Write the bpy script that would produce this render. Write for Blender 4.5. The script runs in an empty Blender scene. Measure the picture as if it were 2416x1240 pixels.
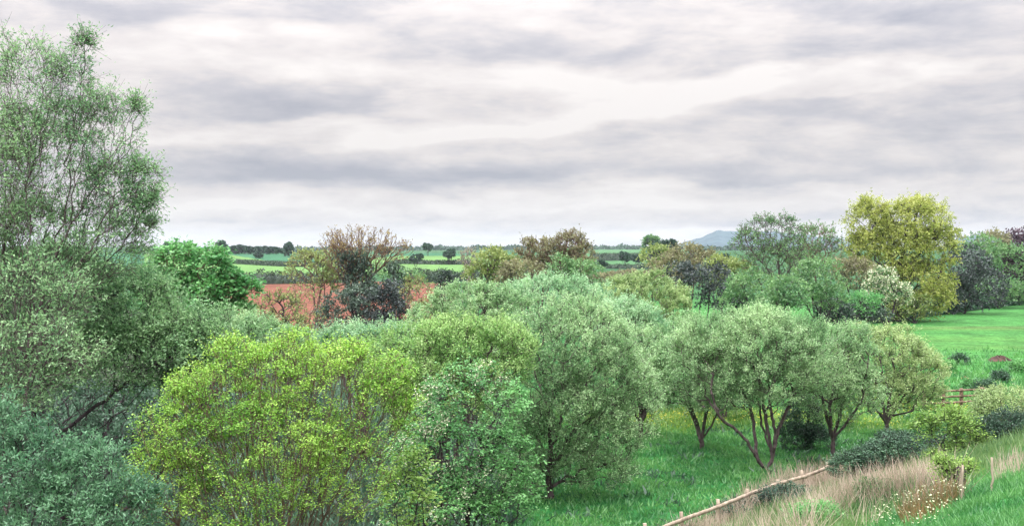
import bpy, math, random
import numpy as np
R = np.random.default_rng(7)
random.seed(7)
scene = bpy.context.scene
COL = scene.collection
FPX, CX, HY, CAMZ = 2590.0, 1208.0, 598.0, 8.0     # focal length and horizon of the photograph

# ------------------------------------------------------------------ helpers
def at(px, py, d):
    return np.array([(px-CX)/FPX*d, d, CAMZ-(py-HY)/FPX*d])

def sstep(a, b, x):
    t = np.clip((x-a)/(b-a), 0, 1)
    return t*t*(3-2*t)

FP = np.array([3.36, 28.8]); FU = np.array([.657, .754]); FN = np.array([.754, -.657])
def S(x, y):
    return (x-FP[0])*FN[0]+(y-FP[1])*FN[1]
def H(x, y):
    x = np.asarray(x, float); y = np.asarray(y, float)
    s = S(x, y)
    k = .8
    bank = .385*k*np.log1p(np.exp(np.clip(s/k, -30, 30)))
    bank = 6.3-np.log1p(np.exp(np.clip((6.3-bank)/.35, -30, 30)))*.35
    bank = 6.3-(6.3-bank)*1.0
    bank = np.minimum(.385*k*np.log1p(np.exp(np.clip(s/k, -30, 30))), 6.3)
    near = np.exp(-((x/90)**2+(y/90)**2))
    und = .10*np.sin(x*.21+1)*np.sin(y*.17)+.05*np.sin(x*.6+y*.5)+.04*np.sin(1.1*x-.9*y+2)
    r = np.hypot(x, y)
    far = 8.5*sstep(600, 1080, r)+16*sstep(1300, 3200, r)
    far = far*(1+.10*np.sin(x*.004+.6))
    return bank+und*near+far
def hz(x, y): return float(H(x, y))
def hit(px, py):                      # point of the ground seen at a pixel
    u, v = (px-CX)/FPX, (py-HY)/FPX
    t = 6.0
    while t < 4000:
        if CAMZ-v*t < hz(u*t, t): break
        t *= 1.004
    return np.array([u*t, t, hz(u*t, t)])

def mesh_np(name, verts, faces, mat=None, parent=None, tint=None, smooth=False, fs=4):
    """verts (n,3); faces (m,fs)"""
    me = bpy.data.meshes.new(name)
    verts = np.asarray(verts, np.float32); faces = np.asarray(faces, np.int32)
    me.vertices.add(len(verts)); me.vertices.foreach_set('co', verts.ravel())
    me.loops.add(faces.size); me.loops.foreach_set('vertex_index', faces.ravel())
    me.polygons.add(len(faces))
    me.polygons.foreach_set('loop_start', np.arange(0, faces.size, faces.shape[1], dtype=np.int32))
    if smooth: me.polygons.foreach_set('use_smooth', np.ones(len(faces), bool))
    me.update(calc_edges=True)
    if tint is not None:
        a = me.attributes.new('tint', 'FLOAT', 'POINT'); a.data.foreach_set('value', np.asarray(tint, np.float32))
    if mat: me.materials.append(mat)
    o = bpy.data.objects.new(name, me); COL.objects.link(o)
    if parent: o.parent = parent
    return o

def tag(o, label, cat, group=None, kind=None):
    if label: o['label'] = label
    if cat: o['category'] = cat
    if group: o['group'] = group
    if kind: o['kind'] = kind
    return o
def empty(name, loc):
    o = bpy.data.objects.new(name, None); o.empty_display_size = .2
    COL.objects.link(o); o.location = loc
    return o

# ------------------------------------------------------------------ materials
def new_mat(name):
    m = bpy.data.materials.new(name); m.use_nodes = True
    nt = m.node_tree; nt.nodes.clear()
    return m, nt, nt.nodes.new('ShaderNodeOutputMaterial')
def leaf_mat(name, a, b, transl=.35, scale=.5):
    m, nt, out = new_mat(name); N = nt.nodes.new; L = nt.links.new
    at_ = N('ShaderNodeAttribute'); at_.attribute_name = 'tint'
    geo = N('ShaderNodeNewGeometry')
    no = N('ShaderNodeTexNoise'); no.inputs['Scale'].default_value = scale; no.inputs['Detail'].default_value = 2
    L(geo.outputs['Position'], no.inputs['Vector'])
    ad = N('ShaderNodeMath'); ad.operation = 'MULTIPLY_ADD'; ad.inputs[1].default_value = 1.9; ad.inputs[2].default_value = -.95
    L(no.outputs['Fac'], ad.inputs[0])
    a2 = N('ShaderNodeMath'); a2.operation = 'ADD'; a2.use_clamp = True
    L(at_.outputs['Fac'], a2.inputs[0]); L(ad.outputs[0], a2.inputs[1])
    mx = N('ShaderNodeMix'); mx.data_type = 'RGBA'
    mx.inputs[6].default_value = (*a, 1); mx.inputs[7].default_value = (*b, 1)
    L(a2.outputs[0], mx.inputs[0])
    df = N('ShaderNodeBsdfDiffuse'); tr = N('ShaderNodeBsdfTranslucent'); ms = N('ShaderNodeMixShader')
    L(mx.outputs[2], df.inputs['Color']); L(mx.outputs[2], tr.inputs['Color'])
    ms.inputs[0].default_value = transl; L(df.outputs[0], ms.inputs[1]); L(tr.outputs[0], ms.inputs[2])
    gl = N('ShaderNodeBsdfGlossy'); gl.inputs['Roughness'].default_value = .45; gl.inputs['Color'].default_value = (.9, .95, 1, 1)
    m2 = N('ShaderNodeMixShader'); m2.inputs[0].default_value = .035
    L(ms.outputs[0], m2.inputs[1]); L(gl.outputs[0], m2.inputs[2]); L(m2.outputs[0], out.inputs['Surface'])
    return m
def rough_mat(name, a, b, scale=6, bump=.3, dist=.02, stretch=(1, 1, 1), rough=.9):
    m, nt, out = new_mat(name); N = nt.nodes.new; L = nt.links.new
    geo = N('ShaderNodeNewGeometry'); mp = N('ShaderNodeMapping'); mp.inputs['Scale'].default_value = stretch
    L(geo.outputs['Position'], mp.inputs['Vector'])
    no = N('ShaderNodeTexNoise'); no.inputs['Scale'].default_value = scale; no.inputs['Detail'].default_value = 6
    L(mp.outputs[0], no.inputs['Vector'])
    cr = N('ShaderNodeValToRGB'); cr.color_ramp.elements[0].position = .3; cr.color_ramp.elements[1].position = .7
    cr.color_ramp.elements[0].color = (*a, 1); cr.color_ramp.elements[1].color = (*b, 1)
    L(no.outputs['Fac'], cr.inputs[0])
    p = N('ShaderNodeBsdfPrincipled'); p.inputs['Roughness'].default_value = rough
    p.inputs['Specular IOR Level'].default_value = .2
    L(cr.outputs[0], p.inputs['Base Color'])
    bu = N('ShaderNodeBump'); bu.inputs['Strength'].default_value = bump; bu.inputs['Distance'].default_value = dist
    L(no.outputs['Fac'], bu.inputs['Height']); L(bu.outputs[0], p.inputs['Normal'])
    L(p.outputs[0], out.inputs['Surface'])
    return m
def ground_mat(name):
    """colour comes from the sheet's own patches (attribute 'patch'), broken up by noise at three sizes"""
    m, nt, out = new_mat(name); N = nt.nodes.new; L = nt.links.new
    ca = N('ShaderNodeAttribute'); ca.attribute_name = 'patch'
    geo = N('ShaderNodeNewGeometry')
    prev = ca.outputs['Color']
    for sc, amt, st in ((.06, .28, (1, 1, 1)), (.45, .40, (1, 1, 1)), (3.5, .5, (1, .6, 1))):
        mp = N('ShaderNodeMapping'); mp.inputs['Scale'].default_value = st; L(geo.outputs['Position'], mp.inputs['Vector'])
        no = N('ShaderNodeTexNoise'); no.inputs['Scale'].default_value = sc; no.inputs['Detail'].default_value = 5
        no.inputs['Roughness'].default_value = .62
        L(mp.outputs[0], no.inputs['Vector'])
        mr = N('ShaderNodeMapRange'); mr.inputs[1].default_value = .3; mr.inputs[2].default_value = .7
        mr.inputs[3].default_value = 1-amt; mr.inputs[4].default_value = 1+amt*.8
        L(no.outputs['Fac'], mr.inputs[0])
        vm = N('ShaderNodeVectorMath'); vm.operation = 'SCALE'; L(prev, vm.inputs[0]); L(mr.outputs[0], vm.inputs['Scale'])
        prev = vm.outputs[0]; last = no
    p = N('ShaderNodeBsdfPrincipled'); p.inputs['Roughness'].default_value = .95; p.inputs['Specular IOR Level'].default_value = .1
    L(prev, p.inputs['Base Color'])
    bu = N('ShaderNodeBump'); bu.inputs['Strength'].default_value = .6; bu.inputs['Distance'].default_value = .15
    L(last.outputs['Fac'], bu.inputs['Height']); L(bu.outputs[0], p.inputs['Normal'])
    L(p.outputs[0], out.inputs['Surface'])
    return m
M = {}
M['bark'] = rough_mat('bark', (.050, .036, .040), (.15, .115, .12), 9, .6, .02, (1, 1, .3))
M['bark_dark'] = rough_mat('bark_dark', (.03, .022, .03), (.085, .065, .075), 9, .6, .02, (1, 1, .3))
M['bark_pale'] = rough_mat('bark_pale', (.16, .13, .13), (.36, .32, .31), 6, .4, .02, (1, 1, .3))
M['bark_brown'] = rough_mat('bark_brown', (.10, .060, .050), (.22, .15, .12), 7, .4, .02, (1, 1, .3))
M['fence'] = rough_mat('fence_wood', (.24, .19, .15), (.46, .39, .31), 5, .4, .01, (1, 1, .3))
M['fence_brown'] = rough_mat('fence_brown_wood', (.12, .08, .06), (.28, .2, .15), 5, .4, .01)
M['soil'] = rough_mat('bare_soil', (.03, .02, .02), (.10, .06, .05), 3, .8, .1)
LM = {}
def lm(key, a, b, **k): LM[key] = leaf_mat('leaves_'+key, a, b, **k)
lm('sallow', (.135, .31, .12), (.49, .70, .37))
lm('sallow_silver', (.16, .37, .18), (.52, .74, .44))
lm('sallow_yellow', (.16, .36, .09), (.49, .70, .27))
lm('sallow_olive', (.18, .31, .11), (.50, .64, .30))
lm('willow', (.10, .26, .11), (.36, .58, .28))
lm('willow_blue', (.045, .15, .075), (.22, .44, .24))
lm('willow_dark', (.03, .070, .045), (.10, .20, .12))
lm('maple', (.15, .37, .05), (.46, .70, .13))
lm('fresh', (.07, .26, .08), (.23, .52, .18))
lm('hawthorn', (.06, .22, .065), (.22, .50, .17))
lm('blossom', (.46, .50, .32), (.74, .76, .60), transl=.2)
lm('ivy', (.022, .040, .034), (.13, .20, .14), transl=.1)
lm('ivy_blue', (.028, .038, .042), (.12, .155, .145), transl=.1)
lm('bronze', (.17, .11, .06), (.42, .35, .14))
lm('olive', (.14, .21, .06), (.36, .44, .15))
lm('mauve', (.15, .14, .08), (.32, .33, .17))
lm('midgreen', (.07, .19, .075), (.23, .40, .16))
lm('hedge', (.030, .060, .038), (.075, .12, .06), transl=.15)
lm('gold', (.24, .30, .06), (.52, .57, .16))
lm('copper', (.05, .028, .05), (.15, .10, .13), transl=.15)
lm('far', (.025, .065, .045), (.06, .125, .075), transl=.1)
lm('bramble', (.022, .060, .040), (.09, .19, .10), transl=.15)
lm('elder', (.12, .27, .05), (.34, .52, .13))
lm('grass', (.035, .17, .045), (.14, .36, .10))
lm('grass_bank', (.05, .14, .045), (.19, .31, .11))
lm('dry', (.24, .19, .14), (.62, .51, .42))
lm('buttercup', (.50, .46, .04), (.75, .68, .08))
lm('grass_yellow', (.08, .21, .04), (.24, .40, .08))
lm('rust', (.14, .12, .05), (.34, .21, .10))

# ------------------------------------------------------------------ foliage generator
def unit(v):
    return v/np.maximum(np.linalg.norm(v, axis=-1, keepdims=True), 1e-9)
def rnd(n): return unit(R.normal(size=(n, 3)))

def leaves_np(P, D, ln, wd, tint, flat=0.0):
    """one four-cornered leaf at each P along D"""
    n = len(P)
    rn = R.normal(size=(n, 3)); rn[:, 2] += flat
    W = unit(np.cross(D, rn))
    l = (ln*R.uniform(.7, 1.3, n))[:, None]; w = (wd*R.uniform(.7, 1.3, n))[:, None]
    Nn = np.cross(W, D)
    v = np.empty((n, 4, 3), np.float32)
    v[:, 0] = P; v[:, 1] = P+D*l*.5+W*w*.5+Nn*l*.06; v[:, 2] = P+D*l-Nn*l*.10; v[:, 3] = P+D*l*.5-W*w*.5+Nn*l*.06
    return v.reshape(-1, 3), np.arange(4*n).reshape(n, 4), np.repeat(tint, 4)

def tubes_np(A, B, ra, rb, sides=5):
    n = len(A); D = unit(B-A)
    ref = np.tile([0., 0, 1.], (n, 1)); ref[np.abs(D[:, 2]) > .9] = [1., 0, 0]
    U = unit(np.cross(D, ref)); V = np.cross(D, U)
    an = np.arange(sides)*2*math.pi/sides
    c = np.cos(an)[None, :, None]; s = np.sin(an)[None, :, None]
    ring = U[:, None, :]*c+V[:, None, :]*s
    va = A[:, None, :]+ring*np.asarray(ra)[:, None, None]
    vb = B[:, None, :]+ring*np.asarray(rb)[:, None, None]
    v = np.concatenate([va, vb], axis=1).reshape(-1, 3)
    i = np.arange(sides); j = (i+1) % sides
    f = np.stack([i, j, j+sides, i+sides], 1)
    f = (f[None]+(np.arange(n)*2*sides)[:, None, None]).reshape(-1, 4)
    return v, f

def lobe_w(l, d0):
    px, py, rx, ry = l[:4]; dd = l[4] if len(l) > 4 else 0; dr = l[5] if len(l) > 5 else .9
    d = d0+dd
    return at(px, py, d), np.array([rx, rx*dr, ry])*np.array([1, 1, 1])*d/FPX

def skeleton(base, lobes, n, stems, inner, bf, nstem, spread=.5, ground=True, seglen=.3, stemh=.45):
    vol = np.array([np.prod(r)**(.67) for c, r in lobes]); vol /= vol.sum()
    pts = []
    for (c, r), v in zip(lobes, vol):
        k = max(8, int(n*v))
        u = R.uniform(size=k); rad = (u*(1-inner**3)+inner**3)**(1/3)
        p = rnd(k)*rad[:, None]
        p *= 1+.10*np.sin(p[:, [0]]*9+c[0])*np.sin(p[:, [2]]*8+c[1])
        pts.append(c+p*r)
    pts = np.concatenate(pts)
    if ground: pts = pts[pts[:, 2] > H(pts[:, 0], pts[:, 1])+.15]
    nodes = [np.asarray(base, float)]; par = [-1]; path = [0.0]
    if stems is None:
        stems = []
        top = max(c[2]+r[2] for c, r in lobes)
        tg = pts[R.permutation(len(pts))[:nstem*4]]
        # well separated targets at mid height
        ang = R.uniform(0, 6.28)
        for k in range(nstem):
            a = ang+k*2.4; c, r = lobes[k % len(lobes)]
            e = c+np.array([math.cos(a)*r[0]*spread, math.sin(a)*r[1]*spread, r[2]*R.uniform(-.2, .5)])
            b = np.asarray(base, float); e = b+(e-b)*(.55+stemh*.6)
            m1 = b*.6+e*.4+np.array([0, 0, .12*np.linalg.norm(e-b)])*R.uniform(-.3, .8)+R.normal(size=3)*.06*np.linalg.norm(e-b)
            stems.append([b, m1, e])
    for st in stems:
        prev = 0
        P = [np.asarray(p, float) for p in st]
        if len(P) > 2:                      # rounded curve through the given joints
            Q = [P[0]*2-P[1]]+P+[P[-1]*2-P[-2]]; sm = []
            for i in range(1, len(Q)-2):
                for t in (0, .25, .5, .75):
                    a0, a1, a2, a3 = Q[i-1], Q[i], Q[i+1], Q[i+2]
                    sm.append(.5*(2*a1+(a2-a0)*t+(2*a0-5*a1+4*a2-a3)*t*t+(3*a1-a0-3*a2+a3)*t**3))
            P = sm+[P[-1]]
        if np.linalg.norm(P[0]-nodes[0]) > .05 and np.linalg.norm(P[0]-nodes[0]) < 30 and not getattr(skeleton, 'x', None):
            pass
        for i in range(len(P)-1):
            a, b = P[i], P[i+1]; L = np.linalg.norm(b-a); k = max(1, int(L/seglen))
            for q in range(0 if i == 0 else 1, k+1):
                if i == 0 and q == 0 and np.linalg.norm(a-nodes[0]) < .02: continue
                p = a+(b-a)*q/k+R.normal(size=3)*min(L*.012, .018)
                nodes.append(p); par.append(prev); path.append(path[prev]+np.linalg.norm(p-nodes[prev])); prev = len(nodes)-1
    n0 = len(nodes); NP = len(pts)
    X = np.vstack([np.array(nodes), pts]); par = np.concatenate([np.array(par), -np.ones(NP, int)])
    pl = np.concatenate([np.array(path), np.zeros(NP)])
    # nearest start node for each point, then grow outward
    cost = np.full(NP, 1e9); bp = np.zeros(NP, int)
    for j in range(n0):
        dd = np.linalg.norm(pts-X[j], axis=1)+bf*pl[j]+np.maximum(0, X[j, 2]-pts[:, 2])*.5
        m = dd < cost; cost[m] = dd[m]; bp[m] = j
    done = np.zeros(NP, bool); order = list(range(n0))
    for _ in range(NP):
        i = int(np.argmin(np.where(done, 1e9, cost)))
        done[i] = True; g = n0+i; par[g] = bp[i]
        pl[g] = pl[bp[i]]+np.linalg.norm(pts[i]-X[bp[i]]); order.append(g)
        dv = pts-pts[i]
        dd = np.sqrt((dv*dv).sum(1))+bf*pl[g]+np.maximum(0, -dv[:, 2])*.5
        m = (~done) & (dd < cost); cost[m] = dd[m]; bp[m] = g
    cnt = np.ones(len(X))
    for g in reversed(order):
        if par[g] >= 0: cnt[par[g]] += cnt[g]
    return X, par, cnt

def shrink(me_v, base): return me_v-np.asarray(base)

def make_tree(name, label, cat, base, lobes, leaf='sallow', bark='bark', group=None, n=500, stems=None, nstem=4, inner=.55,
              bf=.35, rb=.16, tips=4, m=4, tl=.5, lp=5, ln=.08, wd=.04, up=.5, out=.6, rand=.7, jit=.05, flat=0., fnorm=None, gaps=.42, spread=.5,
              twigs=True, extra=None, trunk=True, tipmin=.006, mesh_names=('trunk', 'crown'), keep=None, pexp=.45, tn=(0, .35)):
    base = np.asarray(base, float)
    X, par, cnt = skeleton(base, lobes, n, stems, inner, bf, nstem, spread)
    root = empty(name, base); tag(root, label, cat, group)
    rad = np.maximum(rb*(cnt/cnt.max())**pexp, tipmin)
    ch = np.arange(1, len(X)); pa = par[ch]
    A, B = X[pa], X[ch]
    ctr = np.mean([c for c, r in lobes], axis=0)
    # branches, each bent a little at its middle
    Ln = np.linalg.norm(B-A, axis=1)
    mid = (A+B)/2+R.normal(size=A.shape)*(Ln*.07)[:, None]
    r2 = rad[ch]; r1 = np.minimum(rad[pa], r2*1.35)
    if trunk:
        thick = r2 > .022
        vs, fs, off = [], [], 0
        for mk, sd in ((thick, 7), (~thick, 3)):
            if not mk.any(): continue
            for a, b, ra, rb_ in ((A, mid, r1, (r1+r2)/2), (mid, B, (r1+r2)/2, r2)):
                v, f = tubes_np(a[mk], b[mk], ra[mk], rb_[mk], sd); vs.append(v); fs.append(f+off); off += len(v)
    fine = ch[(cnt[ch] <= tips)]
    P = X[fine]; O = unit(P-ctr); O[:, 2] *= .7
    own = np.array([min(range(len(lobes)), key=lambda k: np.sum(((p-lobes[k][0])/lobes[k][1])**2)) for p in P[::1]]) if len(lobes) > 1 else np.zeros(len(P), int)
    lc = np.array([c for c, r in lobes]); O = unit(P-lc[own]+1e-6)
    Pt = np.repeat(P, m, 0); Ot = np.repeat(O, m, 0)
    D = unit(Ot*out+np.array([0, 0, up])+rnd(len(Pt))*rand)
    tlen = tl*R.uniform(.5, 1.25, len(Pt))*np.where(R.uniform(size=len(Pt)) < .07, 1.7, 1)
    if trunk and twigs:
        v, f = tubes_np(Pt, Pt+D*(tlen*.85)[:, None], np.full(len(Pt), tipmin*.9), np.full(len(Pt), tipmin*.5), 3)
        vs.append(v); fs.append(f+off); off += len(v)
    if trunk:
        mesh_np(mesh_names[0], np.concatenate(vs)-base, np.concatenate(fs), M[bark], root, smooth=True)
    ct = np.repeat(R.uniform(tn[0], tn[0]+.35, len(P)), m)
    lam = 5.0/np.mean([rr_.mean() for c, rr_ in lobes])
    def patchy(Q):
        return (np.sin(Q[:, 0]*lam*1.0+1.7*np.sin(Q[:, 2]*lam*.7+base[0]))*np.sin(Q[:, 1]*lam*.9+2+base[1])+np.sin(Q[:, 2]*lam*1.3+1.5*np.sin(Q[:, 0]*lam*.8+3))*.8
                +.6*np.sin(Q[:, 0]*lam*2.3+Q[:, 2]*lam*1.9+base[1]))
    t = R.uniform(.15, 1.0, (len(Pt), lp))
    LP = (Pt[:, None, :]+D[:, None, :]*(t*tlen[:, None])[:, :, None]).reshape(-1, 3)
    LP = LP+R.normal(size=LP.shape)*jit*np.array([1, 1, .45 if flat > .1 else 1])
    LD = unit(np.repeat(D, lp, 0)*.7+rnd(len(LP))*.9)
    if flat > .1: LD[:, 2] *= .35; LD = unit(LD)
    tt = np.repeat(ct, lp)+R.uniform(0, .65, len(LP))
    kk = R.uniform(size=len(LP)) < np.clip(.95+gaps*patchy(LP), .12, 1)
    LP, LD, tt = LP[kk], LD[kk], tt[kk]
    if keep is not None:
        kk = keep(LP); LP, LD, tt = LP[kk], LD[kk], tt[kk]
    g = LP[:, 2] > H(LP[:, 0], LP[:, 1])
    LP, LD, tt = LP[g], LD[g], tt[g]
    v, f, tv = leaves_np(LP, LD, ln, wd, tt, flat if fnorm is None else fnorm)
    mesh_np(mesh_names[1], v-base, f, LM[leaf], root, tint=tv)
    if extra:                                   # a second kind of leaf or blossom on some of the twigs
        for (ename, emat, frac, eln, ewd, cond) in extra:
            sel = np.where(cond(P) & (R.uniform(size=len(P)) < frac))[0]
            if len(sel) == 0: continue
            Pe = np.repeat(P[sel], m*lp, 0); De = unit(np.repeat(O[sel], m*lp, 0)*out+np.array([0, 0, up])+rnd(len(Pe))*rand)
            Pe = Pe+De*R.uniform(.3, 1.12, len(Pe))[:, None]*tl+R.normal(size=Pe.shape)*jit
            v, f, tv = leaves_np(Pe, unit(De+rnd(len(Pe))), eln, ewd, R.uniform(0, 1, len(Pe)), flat)
            mesh_np(ename, v-base, f, LM[emat], root, tint=tv)
    return root

NL = [0]
def T(name, label, cat, d, bpx, lobes, **k):
    """tree from outline measurements: distance d, foot at bpx, crown lobes measured at that distance"""
    x = (bpx-CX)/FPX*d; y = d+k.pop('dy', 0); b = np.array([x, y, hz(x, y)-.05])
    lw = [lobe_w(l, d) for l in lobes]
    for c, rr_ in list(lw):
        for q in range(k.get('sub', 3)):
            dv = rnd(1)[0]; dv[2] = abs(dv[2])*.9+.1; dv = dv/np.linalg.norm(dv); f = R.uniform(.26, .42)
            lw.append((c+dv*rr_*R.uniform(.72, .86), rr_*f))
    k.pop('sub', None)
    st = k.pop('st', None)
    if st is not None:
        k['stems'] = [[b]+[at(px, py, d+dd) for px, py, dd in s] for s in st]
    px1 = 1.0*d/1098.
    k.setdefault('ln', max(.066, 1.8*px1)); k.setdefault('wd', max(.035, 1.0*px1))
    return make_tree(name, label, cat, b, lw, **k)

def copy_tree(root, loc, rot=0, sc=1, label=None):
    r = root.copy(); COL.objects.link(r); r.location = loc; r.rotation_euler = (0, 0, rot)
    r.scale = (sc if isinstance(sc, tuple) else (sc, sc, sc))
    if label: r['label'] = label
    for c in list(root.children):
        q = c.copy(); COL.objects.link(q); q.parent = r
    return r

# ------------------------------------------------------------------ ground sheet, split into fields
def gpx(px, py, z=0):                # flat-ground point under a pixel
    d = (CAMZ-z)*FPX/(py-HY); return ((px-CX)/FPX*d, d)
an = np.radians(np.concatenate([np.arange(-180, -34, 2.), np.arange(-34, 34, .12), np.arange(34, 180.01, 2.)]))
rr = np.concatenate([[.01, 1, 2, 3, 4], 5*1.0155**np.arange(0, 492)])
AN, RR = np.meshgrid(an, rr)
GX, GY = RR*np.sin(AN), RR*np.cos(AN)
GZ = H(GX, GY)
nr, na = GX.shape
def inpoly(x, y, poly):
    c = np.zeros(x.shape, bool); n = len(poly)
    for i in range(n):
        x1, y1 = poly[i]; x2, y2 = poly[(i+1) % n]
        cond = ((y1 > y) != (y2 > y)); xi = (x2-x1)*(y-y1)/((y2-y1) if y2 != y1 else 1e-9)+x1
        c ^= cond & (x < xi)
    return c
def gauss(x, y, cx, cy, sx, sy, rot=0):
    dx, dy = x-cx, y-cy; c, s = math.cos(rot), math.sin(rot)
    return np.exp(-(((dx*c+dy*s)/sx)**2+((-dx*s+dy*c)/sy)**2))
def mixc(c, col, w): return c*(1-w[..., None])+np.array(col)*w[..., None]
def ground_color(x, y):
    r = np.hypot(x, y)
    c = np.zeros(x.shape+(3,))+np.array([.026, .135, .036])
    c = mixc(c, (.048, .175, .044), sstep(44, 80, y)*sstep(5, 25, x))
    c = mixc(c, (.028, .095, .035), sstep(150, 260, r))
    # litter floor under the left scrub, darkened to stand in for its shaded gaps
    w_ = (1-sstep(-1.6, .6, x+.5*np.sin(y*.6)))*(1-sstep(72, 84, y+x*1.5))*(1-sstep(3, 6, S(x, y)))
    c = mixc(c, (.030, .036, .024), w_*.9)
    # buttercup patches in the meadow
    for (px, py, sx, sy, w) in ((1640, 985, 4.5, 3.5, .8), (1800, 990, 5, 2.5, .7), (2180, 965, 4.5, 4, .6), (1560, 1000, 3, 3, .8), (2080, 1000, 4, 3, .4)):
        gx, gy = gpx(px, py); c = mixc(c, (.15, .20, .035), w*gauss(x, y, gx, gy, sx, sy)*(.7+.3*np.sin(x*2.1)*np.sin(y*1.7+x)))
    for (px, py, sx, sy, w) in ((2330, 775, 30, 3, .35), (2200, 800, 16, 5, .3), (2400, 820, 10, 3, .35)):
        gx, gy = gpx(px, py); c = mixc(c, (.10, .18, .04), w*gauss(x, y, gx, gy, sx, sy))
    gx, gy = gpx(2350, 772); c = mixc(c, (.13, .15, .07), .4*gauss(x, y, gx, gy, 14, 2.0))
    # bank
    s = S(x, y)
    c = mixc(c, (.06, .11, .035), sstep(-.4, 1.0, s)*.9)
    g = sstep(7.0, 9.5, s+.5*np.sin((x*.66+y*.75)*.7)); c = mixc(c, (.03, .14, .035), g)
    return c
red = [gpx(*p) for p in ((520, 671), (700, 668), (880, 663), (1060, 668), (1085, 668), (1080, 690), (1060, 740), (1040, 762), (800, 800), (560, 800))]
lite = [gpx(*p) for p in ((340, 659), (1180, 640), (1180, 621), (940, 621), (690, 628), (500, 618), (340, 612))]
lite2 = [gpx(*p) for p in ((1380, 628), (1620, 630), (1620, 607), (1380, 607))]
def field_id(x, y):
    r = np.hypot(x, y)
    f = np.zeros(x.shape, int)
    f[(r > 600) & (r < 1130) & (x < 0)] = 4
    f[(r > 260) & inpoly(x, y, lite)] = 2
    f[inpoly(x, y, lite2)] = 3
    f[inpoly(x, y, red)] = 1
    
    return f
mx_, my_ = (GX[:-1, :-1]+GX[1:, 1:])/2, (GY[:-1, :-1]+GY[1:, 1:])/2
FID = field_id(mx_, my_)
idx = np.arange(nr*na).reshape(nr, na)
quad = np.stack([idx[:-1, :-1], idx[:-1, 1:], idx[1:, 1:], idx[1:, :-1]], -1)
V = np.stack([GX, GY, GZ], -1).reshape(-1, 3)
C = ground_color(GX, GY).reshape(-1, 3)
gm = ground_mat('meadow_ground')
cols = {1: (.165, .068, .046), 2: (.105, .22, .065), 3: (.055, .15, .06), 4: (.03, .12, .06)}
names = {0: ('ground', 'green meadow and grassy bank rolling away to the skyline'), 1: ('ploughed_field', 'bare red brown ploughed field behind the dark ivy bushes'),
         2: ('green_field', 'pale green crop field above the red ploughed field'), 3: ('green_field', 'green hillside field crossed by dark hedges right of the brown trees'),
         4: ('green_field', 'blue green upper field below the far wood')}
for k in names:
    q = quad[FID == k]
    if len(q) == 0: print('empty field', k); continue
    u, inv = np.unique(q.ravel(), return_inverse=True)
    o = mesh_np(names[k][0], V[u], inv.reshape(-1, 4), gm, smooth=True)
    a = o.data.attributes.new('patch', 'FLOAT_COLOR', 'POINT')
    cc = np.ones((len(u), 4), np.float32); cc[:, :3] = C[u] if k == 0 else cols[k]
    a.data.foreach_set('color', cc.ravel())
    tag(o, names[k][1], 'field' if k else 'ground', kind='structure')

# ------------------------------------------------------------------ far hills
def hill(name, label, outline, d, depth, mat):
    """ridge whose crest follows outline (pixels) at distance d, falling away to front and back"""
    px = np.linspace(outline[0][0], outline[-1][0], 140)
    py = np.interp(px, [p[0] for p in outline], [p[1] for p in outline])
    crest = CAMZ-(py-HY)/FPX*d
    crest += 2.5*np.sin(px*.09)+1.5*np.sin(px*.23+1)
    x = (px-CX)/FPX*d
    rows = []
    for t in np.linspace(-1, 1, 31):
        y = d+t*depth
        f = (1-sstep(0, 1, abs(t)*1.0))
        z = crest*f+12*(1-f)-8+3*np.sin(x*.01+t*5)*np.sin(t*3.1)
        rows.append(np.stack([x*(y/d), np.full_like(x, y), z], -1))
    G = np.array(rows); n_, m_ = G.shape[:2]; ii = np.arange(n_*m_).reshape(n_, m_)
    f = np.stack([ii[:-1, :-1], ii[:-1, 1:], ii[1:, 1:], ii[1:, :-1]], -1).reshape(-1, 4)
    o = mesh_np(name, G.reshape(-1, 3), f, mat, smooth=True)
    return tag(o, label, 'hill', kind='structure')
M['hill'] = rough_mat('hill_woods_hazed', (.014, .042, .060), (.030, .070, .090), .012, 1, 20)  # bluish haze of distance is put into the wood colour
hill('hill', 'long flat topped blue hill behind the airy tree', [(1500, 603), (1580, 578), (1640, 560), (1690, 541), (1760, 540), (1830, 543), (1950, 555), (2050, 566), (2150, 585), (2230, 603)], 5200, 1300, M['hill'])
hill('hill', 'rounded blue hill behind the copper tree at the frame edge', [(2200, 603), (2260, 557), (2310, 546), (2370, 548), (2440, 552), (2560, 566), (2700, 603)], 4600, 1100, M['hill'])
hill('hill', 'low blue ridge on the skyline left of the bronze topped tree', [(250, 600), (380, 580), (470, 575), (540, 580), (640, 586), (800, 588), (1000, 587), (1250, 589), (1450, 580), (1560, 590), (1620, 602)], 4300, 900, M['hill'])

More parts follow.
